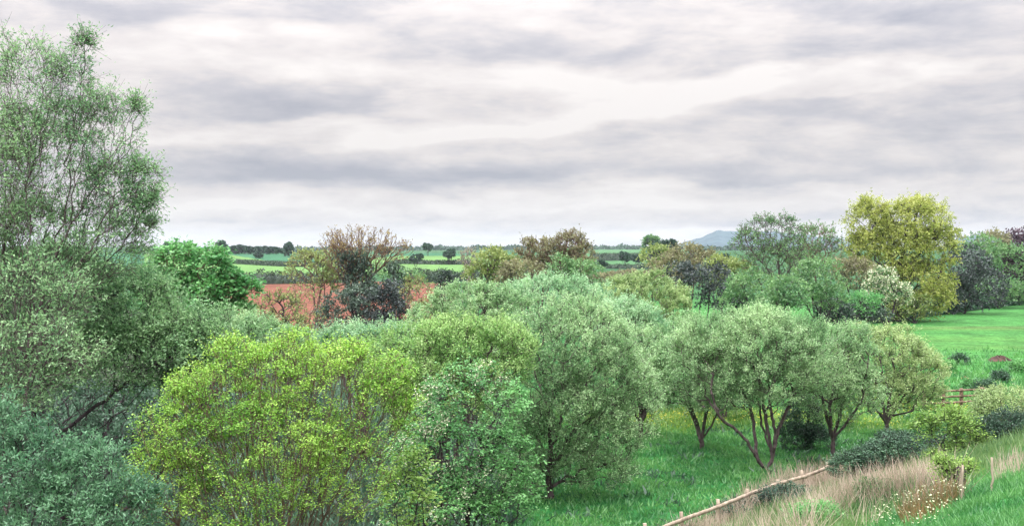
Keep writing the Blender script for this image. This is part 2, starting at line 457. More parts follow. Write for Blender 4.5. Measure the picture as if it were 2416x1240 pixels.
# ------------------------------------------------------------------ hedges
def hedge(label, path, w, h, leaf='hedge', step=.6, ls=.3, dens=30, rough=.25, group='field hedges'):
    """path: list of world (x,y). Foliage fills a long low body; a dark core is added inside to keep it opaque"""
    P = [np.array(p) for p in path]
    L = sum(np.linalg.norm(P[i+1]-P[i]) for i in range(len(P)-1))
    n = int(L*dens)
    cum = np.concatenate([[0], np.cumsum([np.linalg.norm(P[i+1]-P[i]) for i in range(len(P)-1)])])
    def pos(t):
        return np.stack([np.interp(t, cum, [p[0] for p in P]), np.interp(t, cum, [p[1] for p in P])], -1)
    t = R.uniform(0, L, n); a = pos(t); b = pos(np.minimum(t+.5, L+.0)); dr = unit(np.stack([*(pos(np.clip(t+.5, 0, L))-pos(np.clip(t-.5, 0, L))).T, np.zeros(n)], -1))
    sd = np.stack([-dr[:, 1], dr[:, 0], np.zeros(n)], -1)
    ph = R.uniform(0, 9, 4)
    hh = h*(1+rough*(np.sin(t*.9/w+ph[0])*.5+np.sin(t*2.3/w+ph[1])*.3+np.sin(t*5.1/w+ph[2])*.3))
    th = R.uniform(0, math.pi, n); q = R.uniform(.75, 1.05, n)
    off = np.cos(th)*w*.5*q*(1+.2*np.sin(t*1.7+ph[3])); z = np.sin(th)**.7*hh*q
    X = np.stack([a[:, 0], a[:, 1], np.zeros(n)], -1)+sd*off[:, None]
    X[:, 2] = H(X[:, 0], X[:, 1])+z
    base = np.array([P[0][0], P[0][1], hz(*P[0])])
    v, f, tv = leaves_np(X, unit(rnd(n)+np.array([0, 0, .5])), ls, ls*.6, R.uniform(0, 1, n))
    # opaque core in a dark leaf tint
    k = max(6, int(L/(w*.7))); tc = np.linspace(0, L, k); c = pos(tc)
    d2 = unit(np.concatenate([pos(np.clip(tc+.5, 0, L))-pos(np.clip(tc-.5, 0, L)), np.zeros((k, 1))], 1)); s2 = np.stack([-d2[:, 1], d2[:, 0]], -1)
    hc = h*.78*(1+rough*(np.sin(tc*.9/w+ph[0])*.5+np.sin(tc*2.3/w+ph[1])*.3))
    ring = []
    for (o_, hf) in ((-.38, -.05), (-.36, .6), (-.15, .97), (.15, .97), (.36, .6), (.38, -.05)):
        xy = c+s2*w*o_; ring.append(np.stack([xy[:, 0], xy[:, 1], H(xy[:, 0], xy[:, 1])+hc*hf], -1))
    G = np.stack(ring, 1); ii = np.arange(k*6).reshape(k, 6)
    fc = np.stack([ii[:-1, :-1], ii[:-1, 1:], ii[1:, 1:], ii[1:, :-1]], -1).reshape(-1, 4)
    vv = np.concatenate([v, G.reshape(-1, 3)]); ff = np.concatenate([f, fc+len(v)]); tv = np.concatenate([tv, np.full(k*6, .1)])
    o = mesh_np('hedge', vv-base, ff, LM[leaf], tint=tv); o.location = base
    return tag(o, label, 'hedge', group)

def gl(pts): return [tuple(hit(*p)[:2]) for p in pts]
hedge('thick dark hedge between the red field and the pale green field', gl([(470, 672), (560, 671), (700, 669), (830, 667)]), 4, 3.0, dens=60, ls=.6)
hedge('dark hedge with gaps beyond the round evergreen bush', gl([(960, 667), (1040, 664), (1130, 662)]), 4, 3.2, dens=60, ls=.6)
hedge('long straight dark hedge above the pale green field', gl([(500, 618), (590, 624), (690, 629), (760, 630)]), 5, 2.6, dens=60, ls=.8, rough=.08)
hedge('thin dark hedge at the top of the pale field beside the bare whitish tree', gl([(930, 622), (1000, 623), (1130, 624)]), 5, 2.4, dens=40, ls=1.1)
hedge('brown green hedge behind the silvery sallows', gl([(1370, 668), (1450, 664), (1540, 662), (1640, 660)]), 4, 2.8, leaf='mauve', dens=110, ls=.6)
hedge('dark hedge line low on the right hand far hillside', gl([(1380, 633), (1500, 634), (1640, 632)]), 5, 2.4, dens=50, ls=.7)
hedge('dark hedge line halfway up the far hillside', gl([(1390, 615), (1480, 614), (1620, 613)]), 5, 2.4, dens=40, ls=.9, rough=.1)
hedge('dark hedge line below the far round headed tree', gl([(1400, 607), (1500, 606.5), (1640, 606)]), 6, 2.8, dens=36, ls=1.1, rough=.1)

# ------------------------------------------------------------------ far trees
pf = T('round_tree', 'small round dark tree at the left end of the far wood', 'tree', 900, 520, [(520, 588, 14, 12), (522, 580, 8, 8)], leaf='far', bark='bark_dark', n=120, m=3, tl=1.2, lp=8, ln=2.0, wd=1.2, rb=.5, twigs=False, tipmin=.08, group='trees on the skyline')
def far_copy(px, py, d, sc, label, rot):
    p = at(px, py, d); copy_tree(pf, (p[0], p[1], hz(p[0], p[1])), rot, sc, label)
far_copy(680, 600, 880, (.75, .75, .95), 'lone slim tree right of the far wood', 1.)
far_copy(445, 600, 930, (.9, .9, .9), 'tree left of the small round tree on the far ridge', 2.)
far_copy(395, 600, 930, (.8, .8, .9), 'tree on the far ridge just above the bright green tree', 2.6)
far_copy(610, 606, 820, (.6, .6, .45), 'low bush standing alone in the blue green upper field', 2.9)
fw = 'wood trees on the far ridge'
for i, (px, sc) in enumerate(((548, .85), (563, .95), (578, .85), (592, .8), (607, .78), (622, .8), (637, .78), (651, .74), (665, .55))):
    p = at(px, 595, 960+12*(i % 3)); r = copy_tree(pf, (p[0], p[1], hz(p[0], p[1])), i*1.3, (sc*1.1, sc*1.1, sc*.72),
        'dark tree in the row forming the far wood'); r['group'] = fw
pr = T('round_tree', 'dark round headed tree on the far hillside beneath the taller domed tree', 'tree', 520, 1560, [(1565, 588, 24, 18), (1585, 582, 12, 12), (1545, 595, 14, 12)], leaf='far', bark='bark_dark', n=160, m=3, tl=1., lp=9, ln=1.3, wd=.8, rb=.4, twigs=False, tipmin=.06, group='trees on the far hillside')
T('domed_tree', 'taller domed tree with an open crown on the far hillside', 'tree', 560, 1533, [(1533, 567, 17, 9), (1530, 580, 12, 8)], leaf='midgreen', bark='bark_dark', n=110, m=3, tl=.9, lp=7, ln=1.1, wd=.7, rb=.4, twigs=False, tipmin=.06, group='trees on the far hillside')
p = at(1475, 600, 600); copy_tree(pr, (p[0], p[1], hz(p[0], p[1])), 2., (.6, .6, .62), 'small dark round tree left of the domed tree')
p = at(1505, 600, 620); copy_tree(pr, (p[0], p[1], hz(p[0], p[1])), 3., (.55, .55, .5), 'low dark tree between the small round tree and the domed tree')
for i, (px, d, sc, lb) in enumerate(((980, 620, .6, 'blue green tree beyond the pale field just right of the bronze topped tree'), (1060, 700, .75, 'blue green tree behind the bare whitish tree'),
        (1010, 900, .8, 'faint blue tree on the skyline right of the bronze topped tree'), (905, 800, .8, 'faint blue tree seen through the bronze crown'), (1420, 420, .42, 'low grey green tree at the right foot of the brown trees'),
        (1700, 500, .6, 'grey tree at the left edge of the airy tree'), (1640, 520, .6, 'grey green tree below the foot of the long blue hill'))):
    p = at(px, 600, d); copy_tree(pr, (p[0], p[1], hz(p[0], p[1])), i*1.1, (sc, sc, sc*.9), lb)
# woods running along the far ridge
def wood_mass(label, x0, x1, d, h, n):
    px = R.uniform(x0, x1, n); dd = d*(1+R.uniform(-.02, .04, n)); X = (px-CX)/FPX*dd
    top = h*(.6+.4*np.sin(px*.11)*np.sin(px*.037+1)+.15*np.sin(px*.43))
    Z = H(X, dd)+R.uniform(0, 1, n)**.6*np.maximum(top, h*.3)
    P = np.stack([X, dd, Z], -1); b = np.array([X.mean(), d, hz(X.mean(), d)])
    s = d/1098*2.6
    v, f, tv = leaves_np(P, rnd(n), s, s*.7, R.uniform(0, 1, n))
    o = mesh_np('far_woods', v-b, f, LM['far'], tint=tv); o.location = b
    tag(o, label, 'woods', kind='stuff')
wood_mass('blue band of woods along the skyline behind the pale field', 700, 1630, 2100, 7, 10000)
wood_mass('blue band of woods behind the far ridge trees', 300, 700, 1800, 7, 5000)
wood_mass('wooded slopes under the long blue hill', 1630, 2500, 1900, 8, 14000)

# ------------------------------------------------------------------ trees of the middle distance
mid = dict(twigs=False, tipmin=.02)
T('bronze_topped_tree', 'tall half bare tree with a fan of bronze shoots and ivy on its trunk', 'tree', 95, 845,
  [(850, 580, 84, 46), (798, 578, 44, 30), (838, 612, 64, 46), (928, 592, 42, 32)], leaf='bronze', bark='bark_brown', n=620, inner=.2, sub=1, m=2, tl=.5, lp=2, ln=.18, wd=.11, rb=.26, tipmin=.017, twigs=True, up=.9,
  st=[[(838, 690, 0), (825, 640, 0), (800, 600, -1), (775, 565, -1)], [(838, 690, 0), (845, 640, .5), (850, 590, 1), (845, 550, 0)], [(838, 690, 0), (850, 650, -.5), (880, 610, -1), (905, 580, -1)], [(842, 720, 0), (870, 660, .8), (912, 620, 0), (945, 590, -.5)]],
  bf=.8, tips=3)
def clump(name, label, cat, d, lobes, leaf, n, ls, ws=.6, core=False, parent=None, stems=5, group=None, bark='bark_dark', dens=14, up=.3):
    k = dict(leaf=leaf, bark=bark, n=n, m=3, tl=ls*2.2, lp=dens//3, ln=ls, wd=ls*ws, rb=.12, twigs=False, tipmin=.012, inner=.35, group=group, up=up)
    return T(name, label, cat, d, lobes[0][0], lobes, nstem=stems, **k)
clump('ivy_clad_trunk', 'ivy sheathed trunk with bushy head in the fan of the bronze topped tree', 'tree', 94, [(842, 655, 28, 60), (828, 620, 34, 24), (868, 690, 34, 24), (860, 640, 26, 24)], 'ivy', 400, .22)
clump('ivy_clad_trunk', 'slim leaning ivy sheathed trunk right of the bronze topped tree', 'tree', 94, [(937, 660, 13, 42), (932, 640, 15, 14), (945, 700, 20, 30)], 'ivy', 160, .22)
clump('dark_bush', 'large blackish green ivy covered bush in front of the red field', 'bush', 88, [(812, 735, 58, 52), (850, 710, 60, 32), (780, 760, 36, 40), (825, 790, 60, 40)], 'ivy', 700, .2, dens=15)
clump('dark_bush', 'blue black bush at the right of the ivy covered bush', 'bush', 88, [(905, 725, 56, 42), (925, 690, 28, 26), (890, 765, 50, 40), (935, 745, 30, 40)], 'ivy_blue', 600, .2, dens=15)
T('olive_tree', 'light olive leafy tree left of the bronze topped tree', 'tree', 100, 745, [(745, 640, 70, 44), (790, 615, 48, 26), (720, 615, 36, 20), (800, 655, 60, 30)], leaf='olive', bark='bark_brown', n=420, m=3, tl=.55, lp=4, ln=.22, wd=.13, rb=.16, tipmin=.02)
T('sapling_tree', 'thin olive tree with a dark ivy wrapped foot before the red field', 'tree', 72, 657, [(655, 735, 50, 42), (640, 765, 44, 30), (690, 775, 36, 30)], leaf='olive', bark='bark_dark', n=200, m=3, tl=.45, lp=4, ln=.16, wd=.09, rb=.16, tipmin=.015)
T('sapling_tree', 'sparse brown twigged sapling just left of the ivy covered bush', 'tree', 84, 722, [(722, 715, 38, 40), (735, 765, 30, 30)], leaf='olive', bark='bark_brown', n=200, m=2, tl=.4, lp=2, ln=.17, wd=.1, rb=.09, tipmin=.016)
T('sapling_tree', 'sparse reddish olive sapling between the blue black bush and round evergreen', 'tree', 84, 985, [(985, 690, 36, 40), (1005, 740, 30, 30)], leaf='olive', bark='bark_brown', n=200, m=2, tl=.4, lp=3, ln=.17, wd=.1, rb=.09, tipmin=.016)
clump('evergreen_bush', 'small round dark evergreen bush against the red field', 'bush', 86, [(1050, 668, 24, 26), (1056, 690, 24, 22)], 'ivy', 200, .2)
clump('green_bush', 'low mixed green bushes under the pale field by the leaning trunk', 'bush', 110, [(890, 650, 60, 30), (965, 665, 44, 24), (800, 650, 40, 24)], 'midgreen', 260, .25)
T('bare_tree', 'bare whitish twiggy tree at the right end of the pale field', 'tree', 150, 1107, [(1107, 610, 22, 24)], leaf='mauve', bark='bark_pale', n=150, m=2, tl=.5, lp=1, ln=.25, wd=.15, rb=.16, tipmin=.035, twigs=True)
T('leafing_tree', 'bushy olive green tree at the left end of the brown topped row', 'tree', 112, 1160, [(1160, 622, 46, 34), (1130, 650, 34, 30), (1190, 640, 40, 36)], leaf='olive', n=420, m=3, tl=.6, lp=5, ln=.26, wd=.16, **mid)
T('leafing_tree', 'brown topped tree in the middle of the row beyond the silvery sallows', 'tree', 114, 1262, [(1262, 592, 42, 30), (1240, 630, 50, 34), (1290, 640, 40, 34)], leaf='mauve', bark='bark_brown', n=520, m=3, tl=.6, lp=4, ln=.24, wd=.15, rb=.2, tipmin=.025)
T('leafing_tree', 'highest brown topped tree of the row beyond the silvery sallows', 'tree', 112, 1345, [(1345, 582, 40, 36), (1315, 600, 36, 30), (1372, 600, 30, 34), (1350, 630, 46, 40)], leaf='mauve', bark='bark_brown', n=600, m=3, tl=.6, lp=4, ln=.24, wd=.15, rb=.22, tipmin=.025)
clump('green_bush', 'soft green bushy tree at the foot of the highest brown topped tree', 'tree', 106, [(1322, 635, 26, 34), (1375, 645, 44, 28)], 'midgreen', 300, .24)
clump('mauve_bush', 'reddish brown thicket at the foot of the middle brown topped tree', 'bush', 104, [(1235, 645, 50, 28), (1200, 660, 30, 20)], 'mauve', 300, .24)
T('hillside_tree', 'grey olive rounded tree behind the brown hedge', 'tree', 190, 1545, [(1545, 605, 34, 22), (1580, 625, 34, 20)], leaf='olive', n=240, m=3, tl=1., lp=5, ln=.42, wd=.26, **mid)
T('mauve_tree', 'pinkish brown budding tree behind the blackish thicket', 'tree', 125, 1625, [(1622, 610, 52, 28), (1590, 640, 50, 34), (1660, 630, 50, 36)], leaf='mauve', bark='bark_brown', n=500, m=3, tl=.7, lp=5, ln=.27, wd=.17, **mid)
clump('dark_thicket', 'blackish purple thicket behind the olive sallow', 'bush', 108, [(1640, 670, 48, 44), (1688, 672, 36, 50), (1605, 655, 34, 34), (1720, 715, 40, 30)], 'ivy_blue', 620, .25, dens=15)
clump('olive_tree', 'yellowish green tree left of the airy tree', 'tree', 122, [(1705, 630, 40, 26), (1740, 650, 50, 34), (1680, 660, 36, 30)], 'olive', 460, .28)
T('airy_tree', 'large airy round headed green tree with the blue hill showing through', 'tree', 118, 1830,
  [(1828, 545, 66, 38), (1780, 580, 56, 40), (1880, 590, 50, 46), (1830, 620, 80, 50), (1755, 560, 24, 26)], leaf='midgreen', bark='bark', n=1000, m=3, tl=.6, lp=4, ln=.19, wd=.11, gaps=.7, rb=.18, inner=.3, tipmin=.022,
  st=[[(1836, 690, 0), (1838, 640, 0), (1835, 590, 0), (1830, 550, 0)], [(1836, 690, 0), (1815, 640, -1), (1780, 600, -1), (1760, 570, 0)], [(1836, 690, 0), (1860, 640, 1), (1890, 590, 1), (1900, 565, 0)]])
T('airy_tree', 'sparse airy tree between the round headed tree and the golden willow', 'tree', 126, 1925, [(1930, 560, 56, 32), (1950, 600, 48, 40), (1900, 620, 50, 40)], leaf='midgreen', bark='bark_brown', n=520, m=3, tl=.6, lp=3, ln=.23, wd=.14, rb=.2, inner=.2, tipmin=.022)
clump('green_bush', 'soft green tree below the airy tree and right of the blackish thicket', 'tree', 104, [(1770, 680, 56, 40), (1740, 705, 40, 26)], 'midgreen', 420, .24)
clump('green_bush', 'mid green tree standing under the sparse airy tree', 'tree', 106, [(1935, 660, 56, 50), (1900, 690, 50, 40), (1968, 700, 34, 34)], 'midgreen', 620, .24)
clump('green_bush', 'green bushes between the thicket and the sallow crown behind the main sallow', 'bush', 98, [(1860, 690, 50, 34), (1830, 720, 50, 26)], 'midgreen', 420, .24)
clump('mauve_bush', 'mauve brown bush left of the white blossom', 'bush', 122, [(2020, 650, 44, 40), (1990, 640, 26, 30)], 'mauve', 380, .26)
T('golden_willow', 'tall golden green willow with twin crowns', 'tree', 130, 2120,
  [(2050, 530, 56, 60, 0, .9), (2165, 525, 76, 60), (2200, 580, 58, 60), (2110, 590, 90, 70), (2060, 590, 70, 50), (2150, 660, 90, 50), (2190, 700, 60, 40), (2055, 490, 30, 26), (2160, 490, 46, 26)], leaf='gold', bark='bark_dark', n=1900, inner=.45, m=5, tl=1.0, lp=12, ln=.22, wd=.12, gaps=.3, up=-.35, out=.5,
  rb=.42, twigs=False, tipmin=.03, st=[[(2115, 660, 0), (2110, 620, 0), (2080, 560, 0), (2055, 500, 0)], [(2115, 660, 0), (2125, 610, 0), (2150, 550, 0), (2165, 500, 0)], [(2115, 660, 0), (2150, 620, 0), (2195, 570, 0)]])
T('hawthorn_tree', 'hawthorn covered in white blossom in front of the golden willow', 'tree', 116, 2090, [(2080, 662, 34, 26), (2105, 690, 36, 28), (2065, 680, 24, 30), (2125, 700, 24, 22)], leaf='midgreen', bark='bark_dark', n=320, m=3, tl=.5, lp=4, ln=.2, wd=.12,
  extra=[('blossom', 'blossom', .6, .2, .16, lambda P: P[:, 2] > -9)], **mid)
clump('green_bush', 'small bright green bush left of the white hawthorn', 'bush', 112, [(2040, 715, 36, 26)], 'fresh', 200, .22)
clump('dark_bush', 'black green bush at the field corner left of the bright bush', 'bush', 112, [(1975, 740, 40, 30), (2060, 745, 44, 18), (1950, 720, 26, 28)], 'ivy', 420, .22)
clump('mauve_bush', 'brownish green bush beneath the golden willow right of the hawthorn', 'bush', 126, [(2160, 720, 36, 26), (2120, 735, 30, 18)], 'olive', 240, .26)
clump('dark_bush', 'dark purplish bush right of the golden willow', 'tree', 146, [(2275, 635, 60, 55), (2240, 690, 48, 46), (2310, 680, 66, 50)], 'ivy_blue', 1100, .32, dens=15)
clump('hedgerow_tree', 'grey green tree behind the dark bush right of the golden willow', 'tree', 165, [(2320, 600, 50, 42), (2290, 610, 40, 34), (2370, 620, 50, 46)], 'midgreen', 560, .36)
clump('hedgerow_tree', 'reddish brown tree just left of the copper tree', 'tree', 170, [(2345, 575, 36, 26)], 'mauve', 200, .36)
clump('copper_tree', 'dark purple copper leaved tree at the far end of the hedge', 'tree', 172, [(2405, 590, 46, 46), (2420, 640, 50, 56), (2392, 665, 36, 44)], 'copper', 900, .38, dens=15)
clump('green_bush', 'grey green bush at the foot of the copper tree', 'bush', 160, [(2355, 685, 50, 26), (2405, 690, 30, 22)], 'midgreen', 300, .34)
hedge('long dark hedge along the top of the bright pasture', gl([(1960, 766), (2060, 757), (2160, 745), (2260, 731), (2416, 712), (2600, 690)]), 5, 2.6, dens=140, ls=.38, leaf='bramble')

# ------------------------------------------------------------------ left hand trees
T('sycamore_tree', 'vivid green broad leaved tree between the tall willow and the red field', 'tree', 50, 470,
  [(420, 615, 56, 34), (485, 635, 50, 48), (520, 700, 60, 54), (460, 720, 80, 64), (390, 690, 70, 60), (575, 695, 36, 28), (540, 745, 46, 40)], leaf='fresh', bark='bark_brown', n=1100, sub=2, m=3, tl=.5, lp=8, ln=.17, wd=.13, rb=.16, flat=1.5, tipmin=.01)
st = [[(30, 1000, -1), (40, 760, 0), (70, 560, 0), (130, 400, 0), (190, 250, 1), (200, 140, 1)],
      [(10, 1050, 1), (0, 800, 2), (-10, 520, 1), (20, 330, 2), (45, 160, 2)],
      [(30, 1000, -1), (70, 800, -1), (140, 600, -1), (215, 440, -2), (290, 330, -2)],
      [(40, 1050, 0), (110, 760, 1), (190, 620, 1), (260, 540, 1), (320, 490, 1)],
      [(10, 1050, 1), (-40, 760, 0), (-60, 500, -1), (-90, 330, -1)],
      [(30, 1000, -1), (50, 700, -2), (60, 500, -2), (80, 300, -2), (110, 180, -2)],
      [(10, 1050, 0), (5, 760, .6), (15, 560, .5), (75, 400, .5), (100, 240, .5)], [(30, 1000, 0), (60, 720, 1.2), (110, 540, 1.5), (165, 400, 1.5), (215, 290, 1.5)],
      [(10, 1050, 0), (-10, 760, -1.2), (-25, 520, -1.5), (-10, 360, -1.5), (20, 220, -1)], [(40, 1050, 0), (90, 780, -1.6), (150, 660, -1.6), (240, 560, -1.2), (330, 430, -1)]]
T('willow_tree', 'tall open willow with many rising stems at the left edge', 'tree', 24, 20,
  [(55, 200, 95, 112), (160, 200, 56, 85), (235, 330, 95, 100), (275, 450, 88, 85), (120, 400, 160, 150), (-60, 400, 150, 260), (90, 600, 200, 130), (290, 480, 50, 60), (240, 590, 110, 80), (345, 408, 34, 12), (350, 480, 28, 24), (330, 535, 30, 20), (200, 112, 16, 18), (318, 262, 18, 18), (60, 720, 150, 120, -2), (90, 850, 130, 90, -3), (-10, 950, 120, 110, -3)],
  leaf='willow', bark='bark', n=3600, st=st, inner=.25, bf=.7, m=4, tl=.38, lp=5, gaps=.6, ln=.080, wd=.028, fnorm=.7, sub=4, rb=.085, tipmin=.0042, up=.35, jit=.03, tips=5)
st = [[(60, 1100, 0), (160, 1010, 0), (300, 900, 0), (420, 830, 0), (520, 770, 1)], [(60, 1100, 0), (200, 960, 1), (350, 850, 1), (420, 700, 1)],
      [(60, 1100, 0), (100, 900, -1), (150, 720, -1), (210, 640, -1)], [(60, 1100, 0), (190, 1000, -1.5), (330, 880, -1.6), (440, 830, -1.5)], [(60, 1100, 0), (250, 1000, .5), (360, 900, .8), (470, 850, .6)], [(60, 1100, 0), (20, 900, -1), (-50, 740, -1)]]
T('willow_tree', 'spreading willow with long slanting dark limbs under the tall willow', 'tree', 26, 60,
  [(110, 720, 170, 130), (300, 740, 130, 100), (410, 815, 120, 90), (330, 840, 150, 80), (60, 850, 150, 90), (520, 820, 90, 80)],
  leaf='willow', bark='bark_dark', n=3000, st=st, inner=.5, m=4, tl=.38, lp=10, ln=.09, wd=.036, fnorm=.8, rb=.065, tipmin=.005, up=.35, jit=.04, bf=.4)
T('willow_bush', 'blue green willow scrub in the lower left corner', 'bush', 17.5, 60, [(60, 1120, 130, 110), (190, 1150, 110, 100), (-40, 1050, 100, 120), (100, 1220, 220, 90), (290, 1210, 90, 80)],
  leaf='willow_blue', bark='bark_dark', n=900, inner=.3, sub=6, gaps=.6, nstem=9, m=4, tl=.26, lp=13, ln=.075, wd=.024, fnorm=.6, rb=.05, tipmin=.004, jit=.03)

clump('willow_bush', 'thicket of leaves darkened to paint shade beneath the slanting willow limbs', 'bush', 31, [(150, 960, 130, 70), (300, 990, 110, 70), (20, 980, 110, 80), (420, 960, 80, 60), (540, 900, 70, 60), (250, 1080, 200, 60)], 'willow_dark', 1500, .09, dens=20)  # added backdrop; dark leaf colour imitates the shaded gaps behind the limbs
# ------------------------------------------------------------------ sallows and the yellow green maple
sal = dict(bark='bark', m=6, tl=.40, lp=15, flat=.01, fnorm=1.0, gaps=.32, inner=.66, rb=.13, tipmin=.006, up=.75, out=.7, rand=.55, tn=(0, .35), group='sallow trees in the meadow')
def W(label, d, bpx, lobes, leaf='sallow', n=700, **k):
    kk = dict(sal); kk.update(k); return T('sallow_tree', label, 'tree', d, bpx, lobes, leaf=leaf, n=n, **kk)
W('broad domed sallow with many bare stems fanning from its foot', 40.5, 1805, [(1770, 850, 165, 112), (1885, 850, 92, 88), (1675, 880, 95, 85), (1790, 800, 130, 58), (1830, 900, 100, 70), (1700, 812, 95, 62), (1635, 855, 55, 58)], ln=.065, wd=.034, sub=4, inner=.5, gaps=.2, n=2300,
  st=[[(1787, 1080, -.3), (1745, 1020, -.6), (1700, 985, -1), (1680, 930, -1.2)], [(1787, 1080, -.3), (1780, 1020, 0), (1770, 960, .4), (1735, 890, .4)], [(1822, 1080, 0), (1812, 1020, 0), (1800, 950, 0), (1790, 880, -.5)],
      [(1822, 1080, 0), (1835, 1020, .3), (1860, 960, .5), (1890, 900, .6)], [(1822, 1080, 0), (1828, 1010, -.4), (1815, 940, -.6), (1840, 860, -1)], [(1822, 1080, 0), (1800, 1010, .6), (1785, 930, .9), (1760, 850, 1)]])
W('slender sallow with its foot at the end of the pale fence', 43, 1965, [(1965, 860, 95, 90), (1945, 910, 80, 70), (2010, 930, 60, 70)], n=700, rb=.12,
  st=[[(1965, 1040, 0), (1950, 980, 0), (1935, 920, 0)], [(1965, 1040, 0), (1980, 980, .4), (1998, 920, .5)], [(1965, 1040, 0), (1995, 1000, -.3), (2030, 950, -.5)], [(1965, 1040, 0), (1958, 970, -.5), (1970, 890, -.5)]])
W('rightmost sallow with an olive tinted crown beside the pasture', 48, 2095, [(2080, 860, 100, 85), (2150, 890, 80, 75), (2030, 830, 62, 62), (2110, 930, 85, 50)], n=800, leaf='sallow_olive', rb=.13,
  st=[[(2092, 1000, 0), (2080, 940, 0), (2060, 880, 0)], [(2092, 1000, 0), (2100, 940, 0), (2110, 880, 0)], [(2092, 1000, 0), (2115, 960, .4), (2150, 910, .5)], [(2092, 1000, 0), (2070, 970, -.4), (2030, 920, -.5)]])
W('small sallow with dark forked stems left of the broad domed sallow', 44.5, 1655, [(1640, 900, 80, 72), (1600, 880, 62, 74), (1700, 910, 60, 60), (1570, 900, 46, 60)], n=760, rb=.12, leaf='sallow',
  st=[[(1655, 1040, 0), (1640, 990, 0), (1622, 950, 0), (1600, 900, 0)], [(1655, 1040, 0), (1665, 980, 0), (1675, 930, 0)], [(1655, 1040, 0), (1690, 980, .4), (1700, 930, .5)]])
W('thin sallow standing behind the forked one in the buttercups', 52, 1712, [(1715, 900, 60, 50)], n=220, rb=.07, nstem=4)
W('sallow with a dark trunk at the right of the central mass', 47, 1510, [(1510, 850, 90, 80), (1550, 900, 70, 62), (1470, 890, 60, 80), (1500, 950, 50, 50), (1590, 840, 50, 60)], n=640, rb=.14,
  st=[[(1512, 1000, 0), (1510, 950, 0), (1490, 880, 0)], [(1512, 1000, 0), (1530, 940, 0), (1545, 880, 0)]])
W('great dense sallow at the centre of the group reaching to the grass', 36, 1300, [(1340, 830, 150, 122), (1250, 900, 120, 110), (1410, 900, 110, 120), (1350, 1000, 130, 100), (1290, 1040, 100, 80), (1430, 1050, 75, 85), (1440, 1110, 60, 40), (1215, 1060, 80, 70), (1250, 1130, 60, 40), (1500, 960, 60, 90), (1350, 1110, 60, 40)], n=2300, leaf='sallow', inner=.5,
  st=[[(1295, 1120, 0), (1300, 1050, 0), (1290, 950, 0)], [(1295, 1120, 0), (1330, 1060, 0), (1370, 980, 0)], [(1250, 1160, -.5), (1262, 1110, -.5), (1230, 1030, -.5)]])
W('yellowish sallow between the maple and the central sallow', 33, 1050, [(1070, 860, 130, 100), (960, 860, 110, 80), (1150, 850, 100, 90), (1030, 950, 130, 90)], n=1300, leaf='sallow_yellow', nstem=6)
W('silvery sallow crown rising behind the central sallow', 58, 1290, [(1290, 720, 110, 72), (1380, 735, 90, 66), (1220, 740, 60, 60), (1440, 770, 70, 60)], n=1000, leaf='sallow_silver', nstem=6, m=5)
W('green sallow filling behind the right shoulder of the central sallow', 53, 1470, [(1480, 775, 80, 60), (1530, 810, 60, 60)], n=420, leaf='sallow_silver', nstem=5)
W('olive sallow dome in front of the blackish thicket', 70, 1530, [(1530, 715, 95, 64), (1470, 710, 60, 50), (1580, 740, 50, 55), (1540, 780, 70, 50)], n=760, leaf='sallow_olive', nstem=5)
W('pale grey green sallow behind the yellowish one', 50, 1110, [(1110, 745, 95, 70), (1040, 770, 80, 52), (1180, 745, 60, 60), (1000, 800, 80, 40)], n=900, leaf='sallow', nstem=6)
W('low silvery sallow in front of the blue black bush', 42, 860, [(850, 820, 70, 46), (910, 810, 56, 40), (800, 810, 40, 36)], n=520, leaf='sallow_silver', nstem=5, inner=.5)
W('grey green sallow below the thin ivy footed tree', 44, 610, [(610, 800, 70, 50), (560, 810, 70, 60), (680, 820, 70, 36), (740, 830, 60, 36)], n=620, leaf='sallow', nstem=5, inner=.5)
W('small dark green sallow in the dip behind the broad domed sallow', 56, 1660, [(1620, 800, 50, 60), (1580, 830, 44, 46)], n=300, leaf='sallow', nstem=4)
st = [[(x0, 1330, 0), (x0+(x1-x0)*.45, 1130, dd*.5), (x1, y1, dd)] for x0, x1, y1, dd in ((600, 380, 1000, 0), (610, 470, 930, -.6), (620, 560, 860, .3), (640, 610, 840, -.7), (660, 680, 830, .8), (670, 730, 850, -.2), (690, 800, 860, -.8), (700, 870, 900, .4), (720, 920, 960, 0), (640, 450, 1080, -1.2), (700, 860, 1060, -1.3), (660, 640, 960, -1.4))]
T('maple_tree', 'bright yellow green maple with upright purple brown stems', 'tree', 20.5, 660,
  [(650, 900, 130, 90), (530, 950, 130, 100), (780, 920, 130, 95), (440, 1040, 110, 100), (880, 990, 92, 110), (640, 1060, 200, 120), (400, 1150, 105, 100), (820, 1120, 120, 110), (600, 1170, 190, 90), (700, 830, 60, 40), (560, 845, 66, 44), (820, 850, 56, 44), (910, 900, 60, 56), (440, 960, 60, 50), (340, 1120, 60, 60), (950, 980, 40, 50)],
  leaf='maple', bark='bark_brown', n=2600, sub=3, gaps=.7, st=st, inner=.35, bf=.9, m=3, tl=.24, lp=16, ln=.042, wd=.032, rb=.075, tipmin=.0048, up=.9, out=.4, rand=.7, jit=.055, flat=1.6, tips=2, pexp=.5)
